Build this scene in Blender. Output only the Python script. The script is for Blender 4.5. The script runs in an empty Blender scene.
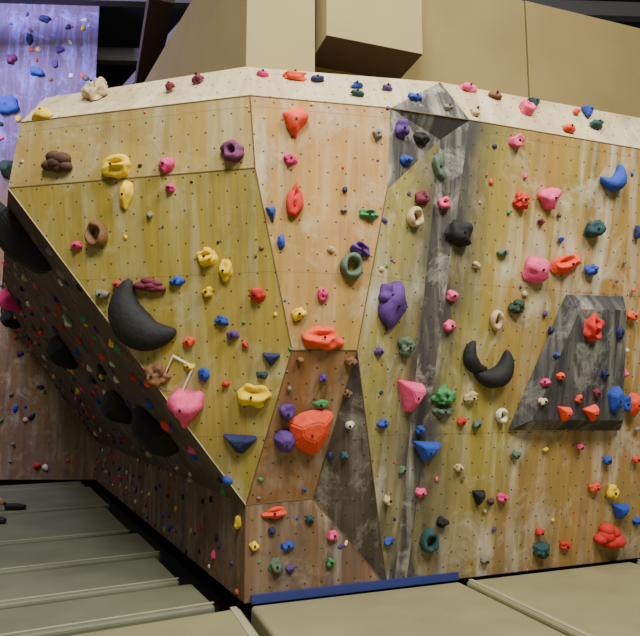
import bpy, bmesh, math, random
from mathutils import Vector, Matrix, noise
from mathutils.bvhtree import BVHTree
random.seed(7)
sc=bpy.context.scene
def lin(c):
    c/=255.0
    return c/12.92 if c<=0.04045 else ((c+0.055)/1.055)**2.4
def C(r,g,b): return (lin(r),lin(g),lin(b),1)
# ---------- materials ----------
def newmat(name):
    m=bpy.data.materials.new(name); m.use_nodes=True
    nt=m.node_tree; return m,nt,nt.nodes['Principled BSDF']
def simple(name,col,rough=.7,noise_amt=.15,scale=8,bump=.1,metal=0):
    m,nt,p=newmat(name); N=nt.nodes; L=nt.links
    tc=N.new('ShaderNodeTexCoord'); nz=N.new('ShaderNodeTexNoise'); nz.inputs['Scale'].default_value=scale; nz.inputs['Detail'].default_value=5
    L.new(tc.outputs['Object'],nz.inputs['Vector'])
    mx=N.new('ShaderNodeMix'); mx.data_type='RGBA'
    mx.inputs['A'].default_value=tuple(c*(1-noise_amt) for c in col[:3])+(1,)
    mx.inputs['B'].default_value=tuple(min(1,c*(1+noise_amt)) for c in col[:3])+(1,)
    L.new(nz.outputs['Fac'],mx.inputs['Factor']); L.new(mx.outputs['Result'],p.inputs['Base Color'])
    b=N.new('ShaderNodeBump'); b.inputs['Strength'].default_value=bump; b.inputs['Distance'].default_value=.02
    L.new(nz.outputs['Fac'],b.inputs['Height']); L.new(b.outputs['Normal'],p.inputs['Normal'])
    p.inputs['Roughness'].default_value=rough; p.inputs['Metallic'].default_value=metal
    return m
def wood(name,c1,c2,chalk=.35,dark=.3,streak=1.0,dots=True,seams=True,greycol=(70,66,62),xgrad=None,low=.45,light_tint=None,smear=None):
    m,nt,p=newmat(name); N=nt.nodes; L=nt.links
    def M(op,a,b=None,c=None):
        n=N.new('ShaderNodeMath'); n.operation=op
        for i,x in enumerate((a,b,c)):
            if x is None: continue
            if isinstance(x,(int,float)): n.inputs[i].default_value=x
            else: L.new(x,n.inputs[i])
        return n.outputs[0]
    def mix(f,a,b,mode='MIX'):
        n=N.new('ShaderNodeMix'); n.data_type='RGBA'; n.blend_type=mode
        for k,x in (('Factor',f),('A',a),('B',b)):
            if isinstance(x,(int,float,tuple)): n.inputs[k].default_value=x
            else: L.new(x,n.inputs[k])
        return n.outputs['Result']
    uv=N.new('ShaderNodeUVMap'); uv.uv_map='UVMap'
    g=N.new('ShaderNodeNewGeometry'); pos=N.new('ShaderNodeSeparateXYZ'); L.new(g.outputs['Position'],pos.inputs[0])
    def nz(sx,sy,detail,off=0,rough=.55,dist=0):
        mp=N.new('ShaderNodeMapping'); mp.inputs['Scale'].default_value=(sx,sy,1); mp.inputs['Location'].default_value=(off,off*.7,off)
        L.new(uv.outputs[0],mp.inputs['Vector'])
        n=N.new('ShaderNodeTexNoise'); n.inputs['Scale'].default_value=1; n.inputs['Detail'].default_value=detail; n.inputs['Roughness'].default_value=rough; n.inputs['Distortion'].default_value=dist
        L.new(mp.outputs[0],n.inputs['Vector']); return n.outputs['Fac']
    def ramp(x,a,b):
        n=N.new('ShaderNodeMapRange'); n.inputs['From Min'].default_value=a; n.inputs['From Max'].default_value=b
        L.new(x,n.inputs['Value']); return n.outputs['Result']
    big=ramp(nz(1.0,.5,3),.38,.62)
    if xgrad:
        gx=M('ADD',ramp(pos.outputs[0],xgrad[0],xgrad[1]),M('MULTIPLY',M('SUBTRACT',big,.5),.8)); n_=N.new('ShaderNodeClamp'); L.new(gx,n_.inputs[0]); big=n_.outputs[0]
    col=mix(big,c1,c2)
    grain=ramp(nz(24,1.3,5,3,.6),.3,.7)
    col=mix(M('MULTIPLY',grain,.45),col,tuple(c*.5 for c in c1[:3])+(1,))
    mask=ramp(nz(.9,.7,3,71),.4,.6)
    st=ramp(nz(5,.4,6,9,.62,.3),.5,.68)
    col=mix(M('MULTIPLY',M('MULTIPLY',st,M('ADD',M('MULTIPLY',mask,.7),.3)),min(.9,1.5*streak*dark)),col,C(*greycol))
    mask2=ramp(nz(.8,.9,3,91),.4,.6)
    st2=ramp(nz(7,.55,6,21,.62,.4),.48,.68)
    col=mix(M('MULTIPLY',M('MULTIPLY',st2,M('ADD',M('MULTIPLY',mask2,.8),.2)),min(.85,1.4*streak*chalk)),col,C(216,210,190))
    blot=ramp(nz(2.6,2.0,8,14,.72,.6),.52,.76)
    col=mix(M('MULTIPLY',blot,min(.8,chalk*1.8)),col,C(220,216,200))
    blot2=ramp(nz(3.2,2.3,8,33,.74,.6),.52,.7)
    col=mix(M('MULTIPLY',blot2,dark*1.3),col,C(*greycol))
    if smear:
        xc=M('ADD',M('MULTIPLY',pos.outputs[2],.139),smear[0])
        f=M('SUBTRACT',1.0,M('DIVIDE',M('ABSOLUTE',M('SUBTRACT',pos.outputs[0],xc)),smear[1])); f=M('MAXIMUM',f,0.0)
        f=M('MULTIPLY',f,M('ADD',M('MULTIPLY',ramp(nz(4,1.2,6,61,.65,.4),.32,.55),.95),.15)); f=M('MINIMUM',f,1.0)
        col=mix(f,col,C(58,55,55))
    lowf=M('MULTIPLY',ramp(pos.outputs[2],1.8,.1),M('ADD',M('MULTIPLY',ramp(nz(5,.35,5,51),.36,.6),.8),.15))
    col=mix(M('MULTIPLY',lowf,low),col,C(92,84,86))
    if dots:
        sx=N.new('ShaderNodeSeparateXYZ'); L.new(uv.outputs[0],sx.inputs[0])
        v=M('DIVIDE',sx.outputs[1],.125); u0=M('DIVIDE',sx.outputs[0],.14)
        u=M('ADD',u0,M('MULTIPLY',M('MODULO',M('ADD',M('FLOOR',v),100),2),.5))
        fu=M('SUBTRACT',M('FRACT',u),.5); fv=M('SUBTRACT',M('FRACT',v),.5)
        d=M('SQRT',M('ADD',M('MULTIPLY',fu,fu),M('MULTIPLY',fv,fv)))
        dot=M('LESS_THAN',d,.06)
        col=mix(M('MULTIPLY',dot,.88),col,C(34,28,22))
    if seams:
        w=M('ABSOLUTE',M('SUBTRACT',M('FRACT',M('DIVIDE',M('ADD',pos.outputs[2],.61),1.22)),.5))
        col=mix(M('MULTIPLY',M('LESS_THAN',w,.003),.3),col,C(60,50,38))
    if light_tint:  # coloured light multiplied into the base colour, growing with height
        col=mix(ramp(pos.outputs[2],5.0,6.4),col,mix(1.0,col,light_tint,'MULTIPLY'))
    L.new(col,p.inputs['Base Color']); p.inputs['Roughness'].default_value=.7
    b=N.new('ShaderNodeBump'); b.inputs['Strength'].default_value=.25; b.inputs['Distance'].default_value=.01
    L.new(blot,b.inputs['Height']); L.new(b.outputs['Normal'],p.inputs['Normal'])
    return m
# ---------- helpers ----------
def link(o): sc.collection.objects.link(o); return o
def mesh_obj(name,verts,faces,mats,fm=None,uv=True,smooth=False):
    me=bpy.data.meshes.new(name); me.from_pydata([tuple(v) for v in verts],[],faces); me.update()
    for m in mats: me.materials.append(m)
    if fm:
        for p,i in zip(me.polygons,fm): p.material_index=i
    if uv:
        l=me.uv_layers.new(name='UVMap')
        for p in me.polygons:
            n=p.normal; e1=Vector((0,0,1)).cross(n)
            if e1.length<.05: e1=Vector((1,0,0))
            e1.normalize(); e2=n.cross(e1)
            for li in p.loop_indices:
                co=me.vertices[me.loops[li].vertex_index].co
                l.data[li].uv=(co.dot(e1),co.dot(e2))
    for p in me.polygons: p.use_smooth=smooth
    return link(bpy.data.objects.new(name,me))
def fixn(o):
    bm=bmesh.new(); bm.from_mesh(o.data); bmesh.ops.recalc_face_normals(bm,faces=bm.faces); bm.to_mesh(o.data); bm.free(); o.data.update()
def prism(name,poly,z0,z1,mat,bevel=0):
    n=len(poly); vs=[(x,y,z0) for x,y in poly]+[(x,y,z1) for x,y in poly]
    fs=[tuple(range(n-1,-1,-1)),tuple(range(n,2*n))]+[(i,(i+1)%n,n+(i+1)%n,n+i) for i in range(n)]
    o=mesh_obj(name,vs,fs,[mat]); fixn(o)
    if bevel:
        b=o.modifiers.new('bevel','BEVEL'); b.width=bevel; b.segments=3
    return o
def beam(name,a,b,w,h,mat):
    a=Vector(a);b=Vector(b);d=(b-a).normalized(); s=d.cross(Vector((0,0,1)))
    if s.length<.1: s=Vector((1,0,0))
    s.normalize(); u=s.cross(d)
    vs=[p+s*sx*w/2+u*su*h/2 for p in (a,b) for sx,su in ((-1,-1),(1,-1),(1,1),(-1,1))]
    return mesh_obj(name,vs,[(0,1,2,3),(7,6,5,4),(0,4,5,1),(1,5,6,2),(2,6,7,3),(3,7,4,0)],[mat])
# ---------- climbing wall ----------
V=dict(
 A0=(-2.41,5.135,4.12),A1=(-.596,4.62,4.12),A3=(1.0,4.86,4.12),A4=(6.2,6.58,4.12),
 G0=(-2.44,4.80,3.74),G1=(-.52,4.35,3.74),M1=(.543,4.55,3.74),N1=(1.21,4.756,3.74),N2=(6.2,6.50,3.74),
 L1=(-2.525,4.84,3.2),C1=(-.48,4.40,3.2),C2=(-.206,4.573,1.863),P=(-.56,4.84,.71),
 V1=(.516,4.602,3.10),V2=(.279,4.666,1.871),V5=(-.055,5.02,.73),V3=(.54,5.248,0),
 W=(.974,4.80,3.59),V3b=(.60,5.27,0),V3c=(.70,5.307,0),B0=(-.56,4.84,0),R0=(6.2,7.34,0),
 K=(-4.24,12,0),K1=(-4.24,12,.71),L2=(-6.25,12,3.2),G2=(-6.17,12,3.74),A0b=(-5.98,12,4.12),
 T1=(6.2,12,4.12))
keys=list(V); idx={k:i for i,k in enumerate(keys)}
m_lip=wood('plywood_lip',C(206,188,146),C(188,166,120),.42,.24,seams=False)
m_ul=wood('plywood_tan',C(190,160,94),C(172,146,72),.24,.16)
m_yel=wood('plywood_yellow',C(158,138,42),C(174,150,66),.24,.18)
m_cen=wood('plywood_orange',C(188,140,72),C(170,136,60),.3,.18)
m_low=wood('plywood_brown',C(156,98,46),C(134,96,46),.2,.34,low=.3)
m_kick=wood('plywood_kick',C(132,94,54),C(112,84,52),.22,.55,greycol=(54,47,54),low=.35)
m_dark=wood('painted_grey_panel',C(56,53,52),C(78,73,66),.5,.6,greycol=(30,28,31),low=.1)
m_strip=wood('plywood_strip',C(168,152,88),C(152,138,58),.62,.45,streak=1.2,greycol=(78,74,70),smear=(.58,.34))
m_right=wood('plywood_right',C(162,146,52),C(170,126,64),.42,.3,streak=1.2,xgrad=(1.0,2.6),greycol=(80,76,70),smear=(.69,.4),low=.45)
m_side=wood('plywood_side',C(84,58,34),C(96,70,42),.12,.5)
m_shadow=wood('shaded_prow',C(52,46,44),C(74,60,46),.28,.6,greycol=(28,25,27),low=.1)  # shade on the left-facing prow facet is put into this dark colour
mats=[m_lip,m_ul,m_yel,m_cen,m_low,m_kick,m_dark,m_strip,m_right,m_side,m_shadow]
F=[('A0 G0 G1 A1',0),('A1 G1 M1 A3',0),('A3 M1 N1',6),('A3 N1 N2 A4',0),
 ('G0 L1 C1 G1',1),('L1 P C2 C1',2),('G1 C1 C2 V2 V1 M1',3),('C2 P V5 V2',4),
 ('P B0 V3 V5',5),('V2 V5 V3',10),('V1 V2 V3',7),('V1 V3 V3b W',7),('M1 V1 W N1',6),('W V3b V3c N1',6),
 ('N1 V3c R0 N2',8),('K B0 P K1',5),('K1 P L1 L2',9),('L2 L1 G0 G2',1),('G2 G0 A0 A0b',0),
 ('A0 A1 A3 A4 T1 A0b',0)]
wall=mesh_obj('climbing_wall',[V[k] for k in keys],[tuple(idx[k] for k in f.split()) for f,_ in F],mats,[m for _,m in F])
m_seam=simple('panel_edge',C(104,84,54),.8)
m_seam2=simple('panel_edge_worn',C(200,184,142),.8)
for e,mt in (('L1 C1',m_seam),('C1 C2',m_seam),('C2 P',m_seam),('C2 V2',m_seam),('V1 V2',m_seam),('V2 V3',m_seam),('V2 V5',m_seam),('G0 G1',m_seam),('G1 M1',m_seam),('M1 N1',m_seam),('N1 N2',m_seam),('L1 P',m_seam2),('P V5',m_seam),('C1 G1',m_seam),('P B0',m_seam),('V5 V3',m_seam)):
    a,b=e.split(); o=beam('edge_batten',V[a],V[b],.007,.007,mt); o.parent=wall
m_backwall=wood('back_wall_violet_lit',C(150,112,72),C(134,104,70),.32,.4,light_tint=(.5,.55,2.6,1))  # tan wood; the violet light up high is put into its colour
wb=mesh_obj('wall_back',[(-11,12.02,0),(-4.2,12.02,0),(-4.2,12.02,4.1),(-4.62,12.02,4.1),(-4.62,12.02,10),(-11,12.02,10)],[(0,1,2,3,4,5)],[m_backwall])
def bvh_of(objs):
    vs=[];fs=[]
    for o in objs:
        k=len(vs); vs+=[v.co.copy() for v in o.data.vertices]; fs+=[tuple(i+k for i in p.vertices) for p in o.data.polygons]
    return BVHTree.FromPolygons(vs,fs)
def on_wall(bv,x,z):
    # point of the wall surface in front elevation (x,z), normal facing the room
    loc,n,i,d=bv.ray_cast(Vector((x,-5,z)),Vector((0,1,0)))
    if loc is None: return None,None
    return loc,(-n if n.y>0 else n)
def decode(s,ox):
    # wall survey: two base-36 digits for x (cm, offset ox), two for height z (cm)
    return [((int(s[i:i+2],36)-ox)/100,int(s[i+2:i+4],36)/100) for i in range(0,len(s)-3,4)]
A=decode('ckbabjajehb0f3b6gjb6h8b7hqb5ilb1ilarjab1jwasknaml9belxbbmyb9ohbao5b9mqb1lbaonramomaxc09dde95dm8jej93em8mfz99h99wh694h989gs7ygz7eia84jja0k09wjn9cj09skf9dit82k18mju86kk8kkw7wmba3mg8sn78wp09jog8bps8dmv78nq7fog7cm07kin7bif6yjb67j76fjn5chu6chu5ghc5xgh6bff75ft6uff6fcy7rcg7jd16gde6ne56mer6odu5uf05efq5tfz5igs50fc4pea4pey40gf49g439h13bh33xhk3ihs43hu4mif4yj157jr49kk4akk3xl948m13tlv60kr6ikp5ula53lv4tme6cpp6aps42pf4u',640)
Bs=decode('sr5wrw4qrk4ks13uss3usf47tg46ty43sx4cru57t54srg45tk5som31ph3opv3mnk3nmv3nmt4btj2nsp30tp1utz1bt61ztn0quj10ro0ipx1wq91sqk1vrm0yp11eop10oi23np1znr11o22mpf2ml81ski1klj13la0pmi18ku15ll0lmg0om01ll71fq50esd0kqw2vrs5urg8cs07zps78mg2zmr2zuf2noh3ilt4zk94il14oko5bjg4vil83mr8kmg7a4hkq60mq5hor79o54jnj6aq0en8ada5uga40i23c4qgy9p887m81j34os76ptv6rtw3eqp3gct7bc36k7p6wg95mgg51c54rgu6gfi6z',800)
B0v=bvh_of([wall,wb])
# ---------- trapezoid volume on right panel ----------
nB=len(Bs); trap=Bs[nB-12:nB-8]; tagp=Bs[nB-13]; sidev=Bs[nB-20:nB-13]; B_h=Bs[:nB-20]
m_vol=wood('volume_grey',C(38,37,43),C(60,58,64),.24,.5,dots=True,seams=False,greycol=(20,19,24),low=0)
base=[on_wall(B0v,*q)[0] for q in trap]
nR=on_wall(B0v,*trap[2])[1]
cen=sum(base,Vector())/4
topv=[b+(cen-b)*.2+nR*.13 for b in base]
vol=mesh_obj('climbing_volume',base+topv,[(4,5,6,7),(0,1,5,4),(1,2,6,5),(2,3,7,6),(3,0,4,7)],[m_vol]); fixn(vol)
BV=bvh_of([wall,wb,vol])
# ---------- holds ----------
COL=dict(yellow=(232,192,34),pink=(230,78,130),magenta=(208,46,118),red=(196,42,36),orange=(230,74,42),blue=(34,68,166),navy=(30,38,84),
 purple=(82,48,124),maroon=(106,30,52),black=(20,20,23),teal=(32,70,74),green=(62,128,76),dgreen=(36,62,46),grey=(122,116,102),beige=(192,168,130),
 brown=(116,80,50),dbrown=(74,46,34),sage=(84,104,86),white=(212,206,190),violet=(100,38,84))
HM={}
def hm(c):
    if c not in HM: HM[c]=simple('resin_'+c,C(*COL[c]),.78,.3,30,.3)
    return HM[c]
m_bolt=simple('steel_bolt',C(60,58,55),.4,.1,40,.05,.8)
def ico(sub=3):
    bm=bmesh.new(); bmesh.ops.create_icosphere(bm,subdivisions=sub,radius=1); return bm
def norm_bbox(bm,w,h,d):
    xs=[v.co.x for v in bm.verts]; ys=[v.co.y for v in bm.verts]; zs=[v.co.z for v in bm.verts]
    cx=(max(xs)+min(xs))/2; cy=(max(ys)+min(ys))/2; sx=w/(max(xs)-min(xs)); sy=h/(max(ys)-min(ys)); zz=max(zs)
    for v in bm.verts:
        z=v.co.z
        v.co=Vector(((v.co.x-cx)*sx,(v.co.y-cy)*sy,z*d/zz if z>0 else max(z,-1)*.006))
def hold_bm(t,w,h,d,seed):
    off=Vector((seed*3.7,seed*1.3,seed*2.1)); flat=False
    if t in 'bjpwk':
        bm=ico(4 if w>.15 and t in 'jpk' else 3)
        for v in bm.verts:
            c=v.co.copy(); k=.82+.45*noise.noise(c*1.3+off)
            if t=='k': k+=.28*noise.noise(c*3.2+off)
            r=c*k
            if t=='w': r.x*=.62+.38*c.y; r.z*=1+.35*c.y
            if r.z>0:
                r.z=r.z**.75
                if t=='b' and w>.1:
                    r.z-=.35*math.exp(-((c.x/.55)**2+((c.y-.35)/.25)**2))*r.z
                if t=='j':
                    e=math.exp(-((c.x/.62)**2+((c.y-.28)/.26)**2)); r.z-=.78*e*r.z
                    r.z+=.2*math.exp(-((c.y+.25)/.25)**2)
                if t=='p':
                    for px,py,q in ((0,.42,.26),(0,-.3,.24)) if h>1.3*w else ((0.05,.1,.34),):
                        e=math.exp(-(((c.x-px)/q)**2+((c.y-py)/q)**2)**1.5); r.z*=1-.9*e
            v.co=r
    elif t in 'crm':
        bm=bmesh.new(); n=32 if t=='r' else 28; m=12; rings=[]
        for i in range(n):
            if t=='c':
                a=math.radians(192+156*i/(n-1)); rr=.05+.36*math.sin(math.pi*i/(n-1))**.7
            elif t=='m':
                a=math.radians(190+160*i/(n-1)); rr=.06+.4*math.sin(math.pi*i/(n-1))**.7
            else:
                a=2*math.pi*i/n; rr=.36+.06*math.sin(3*a+seed)
            ring=[]
            for j in range(m):
                b=2*math.pi*j/m; q=1+.08*noise.noise(Vector((i*.2,j*.5,seed)))
                R=.9+rr*q*math.cos(b)
                if t=='m': R-=rr*.2
                ring.append(bm.verts.new((R*math.cos(a),R*math.sin(a),rr*q*math.sin(b)*1.1+.1)))
            rings.append(ring)
        N_=n if t=='r' else n-1
        for i in range(N_):
            for j in range(m): bm.faces.new((rings[i][j],rings[i][(j+1)%m],rings[(i+1)%n][(j+1)%m],rings[(i+1)%n][j]))
        if t!='r': bm.faces.new(rings[0][::-1]); bm.faces.new(rings[-1])
    elif t=='l':
        bm=bmesh.new(); rs=random.Random(seed)
        for q in range(7):
            a=q*2.4; rr=.55*math.sqrt(q/7); s=rs.uniform(.34,.5)
            bmesh.ops.create_icosphere(bm,subdivisions=2,radius=s,matrix=Matrix.Translation((rr*math.cos(a)*1.2,rr*math.sin(a),.1)))
    elif t in 'tvu':
        bm=bmesh.new(); rs=random.Random(seed); flat=True
        if t=='t': pts=[(-1,.45),(-.45,1),(.6,.95),(1,.2),(.45,-1),(-.5,-.75)]
        elif t=='u': pts=[(-1,.35),(-.35,.85),(.35,1),(1,.75),(.8,-.2),(.3,-1),(-.3,-.75),(-.75,-.5)]
        else: pts=[(-1,.9),(.9,.8),(1,.5),(.15,-1),(-.2,-.95)]
        pts=[(x+rs.uniform(-.08,.08),y+rs.uniform(-.08,.08)) for x,y in pts]; n=len(pts)
        a=[bm.verts.new((x,y,0)) for x,y in pts]; b=[bm.verts.new((x*.92,y*.92,.4)) for x,y in pts]; c=[bm.verts.new((x*.5+.05,y*.4+.12,1)) for x,y in pts]
        for A_,B_ in ((a,b),(b,c)):
            for i in range(n): bm.faces.new((A_[i],A_[(i+1)%n],B_[(i+1)%n],B_[i]))
        bm.faces.new(c); bm.faces.new(a[::-1])
        bmesh.ops.recalc_face_normals(bm,faces=bm.faces)
        bmesh.ops.bevel(bm,geom=[e for e in bm.edges],offset=.06,segments=3,affect='EDGES')
    norm_bbox(bm,w,h,d)
    bmesh.ops.recalc_face_normals(bm,faces=bm.faces)
    for f in bm.faces: f.smooth=not flat
    if w>.07 and t in 'bjpwktvu':
        r=bmesh.ops.create_cone(bm,cap_ends=True,segments=10,radius1=.011,radius2=.009,depth=.012)
        zz=max([v.co.z for v in bm.verts if abs(v.co.x)<w*.15 and abs(v.co.y)<h*.15]+[d*.5])
        for v in r['verts']: v.co.z+=zz if t!='p' else d*.35
        for f in {f for v in r['verts'] for f in v.link_faces}: f.material_index=1
    return bm
NM=dict(b='rounded_climbing_hold',j='jug_climbing_hold',p='pocket_climbing_hold',w='pinch_climbing_hold',k='textured_climbing_hold',c='crescent_climbing_hold',m='crescent_climbing_hold',r='ring_climbing_hold',l='knobbly_climbing_hold',t='faceted_climbing_hold',u='faceted_climbing_hold',v='wedge_climbing_hold')
def frame(n):
    e1=Vector((0,0,1)).cross(n); e1.normalize(); e2=n.cross(e1)
    return Matrix((e1,e2,n)).transposed().to_4x4()
placed=[]
def place(t,loc,n,w,h,ang,col,seed,d=None):
    d=d or (.09 if t=='u' else min(.45*min(w,h)+.015,.15))
    bm=hold_bm(t,w,h,d,seed)
    me=bpy.data.meshes.new(NM[t]); bm.to_mesh(me); bm.free()
    me.materials.append(hm(col)); me.materials.append(m_bolt)
    o=link(bpy.data.objects.new(NM[t],me))
    o.matrix_world=Matrix.Translation(loc)@frame(n)@Matrix.Rotation(math.radians(ang),4,'Z')
    placed.append((loc.copy(),max(w,h)/2)); return o
# kind, width, height (relative size units), roll angle, colour
SA='''k 28 34 20 beige|b 24 13 0 yellow|b 11 9 0 maroon|b 14 11 20 maroon|b 13 8 0 magenta|j 26 12 0 orange
b 15 7 0 navy|b 15 6 0 blue|b 15 6 0 teal|b 12 7 0 purple|b 17 9 0 blue|b 12 8 0 grey|b 20 10 0 pink
k 16 9 0 brown|v 15 10 0 teal|v 15 11 0 blue|b 8 7 0 orange|p 17 15 0 pink|b 11 13 0 beige|b 14 9 0 orange|b 17 10 0 teal
l 34 22 0 dbrown|j 31 24 0 yellow|t 15 28 -15 yellow|w 18 16 0 magenta|b 11 9 0 magenta|p 25 23 0 violet
w 26 33 0 orange|b 15 12 0 magenta|p 18 36 -5 red|v 10 15 10 blue|b 9 16 0 blue|b 7 5 0 grey
b 15 19 0 purple|b 20 13 0 black|b 15 11 0 blue|p 11 12 0 grey|k 13 28 20 sage|j 21 11 0 green
b 18 15 0 maroon|r 18 20 0 beige|p 13 12 0 pink|b 29 25 -20 black|b 19 13 15 pink|k 18 19 0 red
w 26 22 20 pink|c 30 22 35 blue|b 21 17 20 teal|b 7 14 0 navy|b 28 27 0 pink|j 38 19 20 orange|b 17 11 20 blue
b 13 8 0 sage|j 22 14 -30 purple|r 23 26 0 sage|w 32 50 -5 purple|b 20 22 0 purple|k 20 20 0 sage|p 11 14 0 magenta
j 43 24 0 orange|b 16 14 0 yellow|k 19 16 10 red|j 22 19 0 yellow|b 15 22 0 yellow|b 12 10 0 yellow
r 22 27 0 brown|b 12 9 0 magenta|k 17 11 0 grey|b 9 8 0 red|l 34 14 -5 maroon|b 17 10 0 blue
m 76 48 -48 black|b 13 10 0 orange|b 15 10 -10 blue|b 12 10 0 purple|v 18 13 0 navy|b 13 14 20 blue
k 30 26 0 brown|w 36 40 0 pink|j 34 22 -5 yellow|v 34 18 0 navy|t 22 22 0 purple|b 16 17 0 purple|u 44 46 0 orange
b 17 8 0 green|b 9 9 0 purple|k 13 12 0 brown|b 11 9 0 purple|v 32 30 0 pink|k 26 20 0 green|b 24 12 0 sage
k 17 12 20 beige|r 12 14 0 white|r 13 20 0 beige|b 12 11 0 pink|b 14 12 0 pink|c 34 20 -58 black|c 44 28 30 black
k 19 15 0 dgreen|b 14 9 0 orange|t 16 22 0 orange|b 11 12 0 pink'''
SB='''p 20 28 0 red|b 9 7 0 orange|b 11 8 0 magenta
v 16 14 0 orange|v 16 15 20 orange|b 8 8 0 orange|t 16 26 0 blue|b 14 16 0 blue|b 8 10 0 maroon|b 8 6 0 blue|b 12 9 0 navy|k 12 8 20 beige|b 8 12 0 navy
v 30 19 0 blue|b 9 9 0 red|k 11 10 0 sage|b 13 10 0 blue|b 10 8 0 white|b 10 8 0 brown|b 10 8 0 blue|b 8 6 0 magenta
b 12 15 0 yellow|v 19 14 0 blue|b 14 9 0 orange|l 34 24 0 red|b 8 8 0 blue|k 19 15 0 teal|v 14 14 0 black|b 8 7 0 dbrown
b 12 9 0 magenta|b 9 8 0 red|b 12 10 0 black|r 18 22 0 teal|b 12 9 0 pink|b 10 10 0 beige|b 12 8 0 blue|b 9 8 0 sage|b 10 8 0 beige
j 24 11 5 orange|b 9 13 0 yellow|b 14 8 0 blue|b 14 14 0 sage|b 13 10 0 pink|b 9 8 0 yellow|b 9 8 0 purple|b 10 8 0 green|b 10 8 0 teal|b 7 7 0 navy
b 10 8 0 grey|b 12 8 0 red|b 10 9 0 sage|b 6 7 0 navy|b 8 7 0 maroon|b 6 6 0 blue|b 8 7 0 beige|b 8 8 0 navy|b 9 9 0 teal|b 9 7 0 orange|b 10 8 0 blue
b 8 7 0 brown|b 8 8 0 red|b 12 7 0 teal|b 7 7 0 red|b 12 6 0 yellow|b 7 7 0 grey|b 6 6 0 navy|b 8 6 0 beige
b 26 22 0 blue|b 18 10 -30 blue|b 8 14 0 navy|b 10 8 0 purple|b 12 10 0 violet|b 12 8 0 navy'''
seed=0
for P_,S_ in ((A,SA),(B_h,SB)):
    S_=S_.replace('\n','|').split('|')
    for (x,z),s in zip(P_,S_):
        t,w,h,a,c=s.split(); w,h,a=map(float,(w,h,a)); seed+=1
        loc,n=on_wall(BV,x,z)
        if loc is None: continue
        k=.0016*loc.y+.0003
        place(t,loc,n,w*k,h*k*1.04,a,c,seed)
S=[(.62,1.0,25,'black'),(.6,.5,0,'black'),(.55,.42,0,'black'),(.72,.42,-35,'black'),(.35,.4,0,'dgreen'),(.3,.4,0,'magenta'),(.35,.4,0,'black')]
for i,((x,z),(w,h,a,c)) in enumerate(zip(sidev,S)):
    loc,n=on_wall(BV,x,z)
    if loc: place('t',loc,n,w,h,a,c,i+20,.2)
# camera
cd=bpy.data.cameras.new('camera'); cam=link(bpy.data.objects.new('camera',cd)); CAM=Vector((0,0,1.5)); cam.location=CAM; cam.rotation_euler=(math.radians(97.5),0,0)
cd.sensor_width=36; cd.lens=34.875; sc.camera=cam
# small footholds scattered (single object)
tiny=bmesh.new(); tcols=['red','yellow','blue','pink','green','purple','beige','orange','navy','sage','white','black','brown','grey']
def scatter(quad,n,smin,smax,rnd):
    q=[Vector(x) for x in quad]
    for _ in range(n):
        a,b=rnd.random(),rnd.random()
        p=(q[0]*(1-a)+q[1]*a)*(1-b)+(q[3]*(1-a)+q[2]*a)*b
        loc,nn,i,d=BV.find_nearest(p)
        if (loc-CAM).dot(nn)>0: nn=-nn
        if any((loc-l).length<r+.05 for l,r in placed): continue
        s=rnd.uniform(smin,smax); M=Matrix.Translation(loc)@frame(nn)@Matrix.Rotation(rnd.uniform(0,6),4,'Z')@Matrix.Diagonal((s,s*rnd.uniform(.5,1),s*.6,1))
        r=bmesh.ops.create_icosphere(tiny,subdivisions=2,radius=1,matrix=M)
        mi=rnd.randrange(len(tcols)); o=Vector((rnd.random()*9,0,0))
        for v in r['verts']: v.co+=(v.co-loc)*.45*noise.noise((v.co-loc)/s*1.5+o)
        for f in {f for v in r['verts'] for f in v.link_faces}: f.material_index=mi; f.smooth=True
rr=random.Random(3)
q=lambda s:[V[k] for k in s.split()]
scatter(q('N1 V3c R0 N2'),120,.012,.03,rr)
scatter(q('L1 P C2 C1'),20,.01,.022,rr); scatter(q('G1 C2 V2 M1'),10,.01,.02,rr); scatter(q('C2 P V5 V2'),8,.012,.028,rr)
scatter(q('P B0 V3 V5'),20,.012,.028,rr); scatter(q('W V3b V2 V1'),18,.012,.03,rr)
scatter(q('K B0 P K1'),110,.02,.042,rr); scatter(q('K1 P L1 L2'),230,.025,.065,rr); scatter(q('G0 L1 C1 G1'),6,.01,.02,rr)
scatter([(-9,12,0.1),(-4.3,12,.1),(-4.7,12,9.5),(-9,12,9.5)],260,.03,.08,rr)
me=bpy.data.meshes.new('small_footholds'); tiny.to_mesh(me); tiny.free()
for c in tcols: me.materials.append(hm(c))
link(bpy.data.objects.new('small_footholds',me))
# route tag frame
loc,n=on_wall(BV,tagp[0]+.03,tagp[1])
m_tag=simple('tag_card',C(215,208,180),.8,.05)
o=mesh_obj('route_tag',[(-.10,-.14,.002),(.10,-.14,.002),(.10,.14,.002),(-.10,.14,.002),(-.085,-.125,.008),(.085,-.125,.008),(.085,.125,.008),(-.085,.125,.008)],[(0,1,5,4),(1,2,6,5),(2,3,7,6),(3,0,4,7)],[m_tag])
o.matrix_world=Matrix.Translation(loc+n*.012)@frame(n)@Matrix.Rotation(math.radians(-28),4,'Z')
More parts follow.
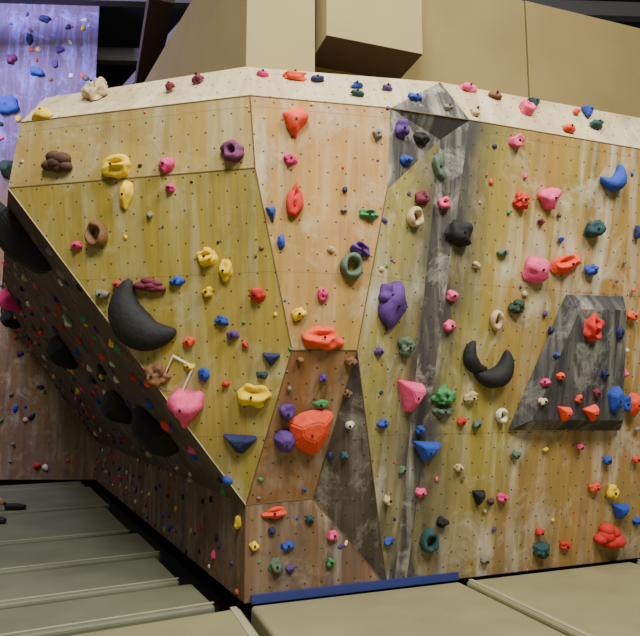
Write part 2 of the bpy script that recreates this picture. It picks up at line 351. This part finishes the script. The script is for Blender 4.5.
# ---------- floor & mats ----------
m_mat=simple('vinyl_mat',C(138,132,100),.6,.28,2.2,.2); m_mat2=simple('vinyl_mat_green',C(104,107,84),.6,.28,2.2,.2)
m_edge=simple('mat_edge_tape',C(158,154,128),.7,.15); m_floor=simple('floor_dark',C(12,12,14),.95)
mesh_obj('floor',[(-14,-6,-.3),(10,-6,-.3),(10,20,-.3),(-14,20,-.3)],[(0,1,2,3)],[m_floor])
P0=Vector((-.56,4.84)); ds=(Vector((-4.24,12))-P0).normalized(); ps=Vector((-ds.y,ds.x))
if ps.x>0: ps=-ps
dr=Vector((1,.37)).normalized(); pr=Vector((dr.y,-dr.x))
def matp(poly,mat): return prism('crash_mat',[tuple(p) for p in poly],-.3,0,mat,.03)
def strip(a,b,w=.035):
    d=(b-a).normalized(); s=Vector((-d.y,d.x))*w/2
    return prism('trim_seam',[tuple(a-s),tuple(b-s),tuple(b+s),tuple(a+s)],.001,.005,m_edge)
edges=[0,.75,1.75,2.95,4.9,7.2,8.05]; g=.06
for i,(a,b) in enumerate(zip(edges,edges[1:])):
    o=.2+.07*(i%2); A_=P0+ds*(a+g)+ps*o; B_=P0+ds*(b-g)+ps*o
    matp([A_,B_,B_+ps*7,A_+ps*7],m_mat2)
    strip(A_+ds*.06,A_+ds*.06+ps*7,.025)
g=.03
er=[0,1.84,3.7,5.6,7.2]
for a,b in zip(er,er[1:]):
    A_=P0+dr*(a+g)+pr*.06; B_=P0+dr*(b-g)+pr*.06
    matp([A_,B_,B_+pr*9,A_+pr*9],m_mat)
    if a: strip(A_+dr*.05,A_+dr*.05+pr*9,.04)
A_=P0+ps*.2; Bq=P0+pr*.06; g2=.045
matp([A_-ds*g2+pr*.02,A_+ps*7-ds*g2,P0+ps*5+pr*6,Bq+pr*9-dr*g2,Bq-dr*g2],m_mat)
strip(Bq-dr*.1,Bq-dr*.1+pr*9,.05)
# ---------- upper room ----------
m_blue=simple('blue_trim',C(42,52,116),.6)
beam('trim_1',(P0.x+.05,P0.y-.01,.03),(1.16,5.46,.03),.03,.06,m_blue)
m_cream=simple('painted_cream_wall',C(124,108,66),.85,.2,1.5,.05); m_cream2=simple('painted_beige_box',C(148,134,92),.85,.12,2,.05)
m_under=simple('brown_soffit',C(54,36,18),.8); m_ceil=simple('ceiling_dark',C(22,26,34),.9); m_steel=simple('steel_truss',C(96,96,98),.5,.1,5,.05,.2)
d2=Vector((.947,.32)); nrm=Vector((.32,-.947))
def wl(s): return Vector((-.80,5.66))+d2*s
def slab(name,s0,s1,z0,z1,mat,th=.12,out=0.):
    a=wl(s0)+nrm*out; b=wl(s1)+nrm*out
    return prism(name,[tuple(a),tuple(b),tuple(b-nrm*th),tuple(a-nrm*th)],z0,z1,mat,.006)
slab('wall_right',0,3.38,4.12,6.15,m_cream); slab('wall_right.001',3.395,7.5,4.12,6.15,m_cream,.12,.01)
slab('support_column',.0,.66,4.12,9.9,m_cream2,.4,.4)
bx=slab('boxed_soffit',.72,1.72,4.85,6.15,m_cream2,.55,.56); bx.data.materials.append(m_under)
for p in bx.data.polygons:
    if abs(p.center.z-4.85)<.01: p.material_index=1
a=wl(0)+nrm*.38; b=a+Vector((-.5,.866))*8
prism('wall_left',[tuple(a),tuple(b),(b.x+.1,b.y+.06),(a.x+.1,a.y+.06)],4.12,6.15,m_cream)
mesh_obj('ceiling',[(-14,-6,10),(10,-6,10),(10,20,10),(-14,20,10)],[(3,2,1,0)],[m_ceil])
mesh_obj('wall_far',[(-14,20,-.3),(10,20,-.3),(10,20,10),(-14,20,10)],[(0,1,2,3)],[m_ceil])
for i,y in enumerate((10.5,12.6,14.5,16.5)):
    beam('ceiling_beam',(-12,y,9.1),(9,y+1,9.1),.18,.3,m_steel)
beam('ceiling_beam',(-5.2,13,7.2),(-1.9,9.5,8.0),.14,.2,m_steel)
beam('ceiling_beam',(-5.2,12.6,7.6),(-2.6,10.5,6.6),.12,.16,m_steel)
beam('ceiling_duct',(-4.4,14,7.6),(-2.2,8.0,7.2),.35,.35,m_under)
# ---------- seated climber (only feet enter the photo) ----------
def skin(vs,es,rs,sub=2):
    me=bpy.data.meshes.new('tmp'); me.from_pydata(vs,es,[]); o=link(bpy.data.objects.new('tmp',me))
    o.modifiers.new('s','SKIN'); sd=o.modifiers.new('d','SUBSURF'); sd.levels=sub; sd.render_levels=sub
    for i,r in enumerate(rs): me.skin_vertices[0].data[i].radius=(r,r)
    me.skin_vertices[0].data[0].use_root=True
    bpy.context.view_layer.update()
    ev=o.evaluated_get(bpy.context.evaluated_depsgraph_get()); m2=bpy.data.meshes.new_from_object(ev)
    bpy.data.objects.remove(o); return m2
bv=[(-4.95,8.15,.14),(-5.02,8.13,.34),(-5.06,8.12,.55),(-5.04,8.12,.72),(-5.01,8.12,.80),
 (-5.05,8.29,.62),(-5.2,8.40,.36),(-5.28,8.42,.10),(-5.06,7.94,.62),(-5.22,7.84,.36),(-5.3,7.82,.10),
 (-4.9,8.25,.13),(-4.6,8.5,.34),(-4.3,8.71,.09),(-4.9,8.05,.13),(-4.5,7.97,.36),(-4.08,7.86,.09)]
be=[(0,1),(1,2),(2,3),(3,4),(2,5),(5,6),(6,7),(2,8),(8,9),(9,10),(0,11),(11,12),(12,13),(0,14),(14,15),(15,16)]
br=[.13,.12,.14,.055,.05,.06,.042,.028,.06,.042,.028,.09,.062,.042,.09,.062,.042]
big=bmesh.new()
def add(me,matf):
    k=len(big.faces); big.from_mesh(me); big.faces.ensure_lookup_table()
    for f in big.faces[k:]: f.material_index=matf(f.calc_center_median()); f.smooth=True
def mb(c):
    if c.z>.7: return 0
    if c.x<-5.15 and c.z<.33: return 0
    if c.x>-4.42 and c.z<.2: return 0
    return 1 if c.z>.26 and c.x<-4.85 else 2
add(skin(bv,be,br),mb)
for hx,hy,tx,ty in ((-4.33,8.70,-4.03,8.78),(-4.12,7.86,-3.82,7.80)):
    L_=lambda t,z:(hx+(tx-hx)*t,hy+(ty-hy)*t,z)
    add(skin([L_(0,.055),L_(.35,.055),L_(.7,.045),L_(1,.035),L_(.1,.12)],[(0,1),(1,2),(2,3),(0,4)],[.045,.05,.05,.033,.042]),lambda c:3)
for wx,wy,sg in ((-5.28,8.42,1),(-5.3,7.82,-1)):
    add(skin([(wx,wy,.10),(wx-.03,wy,.05),(wx-.08,wy,.025)],[(0,1),(1,2)],[.026,.034,.034]),lambda c:0)
    for k,ln in ((-.03,.07),(-.01,.085),(.012,.08),(.032,.06)):
        add(skin([(wx-.07,wy+k,.025),(wx-.09-ln*.4,wy+k*1.3,.03),(wx-.09-ln,wy+k*1.5,.012)],[(0,1),(1,2)],[.01,.009,.008],1),lambda c:0)
    add(skin([(wx-.03,wy-sg*.025,.03),(wx-.06,wy-sg*.06,.022),(wx-.09,wy-sg*.07,.012)],[(0,1),(1,2)],[.012,.01,.009],1),lambda c:0)
hd=bmesh.new(); bmesh.ops.create_icosphere(hd,subdivisions=4,radius=1)
for v in hd.verts:
    c=v.co.copy(); x,y,z=c.x*.095,c.y*.075,c.z*.118
    if c.z<-.2: y*=1-.3*(-c.z-.2); x=x*(.9) if c.x<0 else x
    x+=.028*math.exp(-((c.y/.14)**2+((c.z+.1)/.16)**2))*(c.x>0)
    x-=.010*(math.exp(-(((abs(c.y)-.35)/.15)**2+((c.z-.08)/.1)**2)))*(c.x>0)
    x+=.006*math.exp(-((c.y/.25)**2+((c.z+.45)/.07)**2))*(c.x>0)
    y+=math.copysign(.02,c.y)*math.exp(-((c.x/.14)**2+(c.z/.22)**2))*(abs(c.y)>.8)
    v.co=Vector((x-4.99,y+8.12,z+.90))
hme=bpy.data.meshes.new('h'); hd.to_mesh(hme); hd.free()
add(hme,lambda c:4 if (c.z>.95 or (c.x<-5.0 and c.z>.86)) else (5 if (c.x>-4.93 and abs(abs(c.y-8.12)-.026)<.008 and abs(c.z-.91)<.006) else 0))
pm=bpy.data.meshes.new('seated_climber'); big.to_mesh(pm); big.free()
for n_,c_ in (('skin',(196,150,122)),('shirt_grey',(90,94,104)),('trousers_dark',(34,36,44)),('shoe_black',(18,18,20)),('hair_brown',(50,34,24)),('eye_dark',(20,16,14))): pm.materials.append(simple(n_,C(*c_),.7,.08,20,.05))
link(bpy.data.objects.new('seated_climber',pm))
# ---------- lights ----------
def area(name,loc,tgt,size,power,col):
    l=bpy.data.lights.new(name,'AREA'); l.size=size; l.energy=power; l.color=col
    o=link(bpy.data.objects.new(name,l)); o.location=loc; o.rotation_euler=(Vector(tgt)-Vector(loc)).to_track_quat('-Z','Y').to_euler(); return o
area('ceiling_light',(-.2,-.5,7.8),(0,5,2.4),1.8,660,(1,.97,.84))
area('ceiling_light',(4,.5,7.5),(1.5,5.5,2.2),1.8,640,(1,.97,.86))
area('ceiling_light',(0,3.0,9.5),(0,5,4),1.5,280,(1,.97,.86))
area('ceiling_light',(-7,6,9),(-7,10,0),2,300,(1,.98,.88))
area('stage_light',(-7,8.5,9.6),(-6.3,12,7.5),1,560,(.55,.48,1))
w=bpy.data.worlds.new('world'); sc.world=w; w.use_nodes=True
w.node_tree.nodes['Background'].inputs[0].default_value=(.96,.97,.94,1); w.node_tree.nodes['Background'].inputs[1].default_value=.15
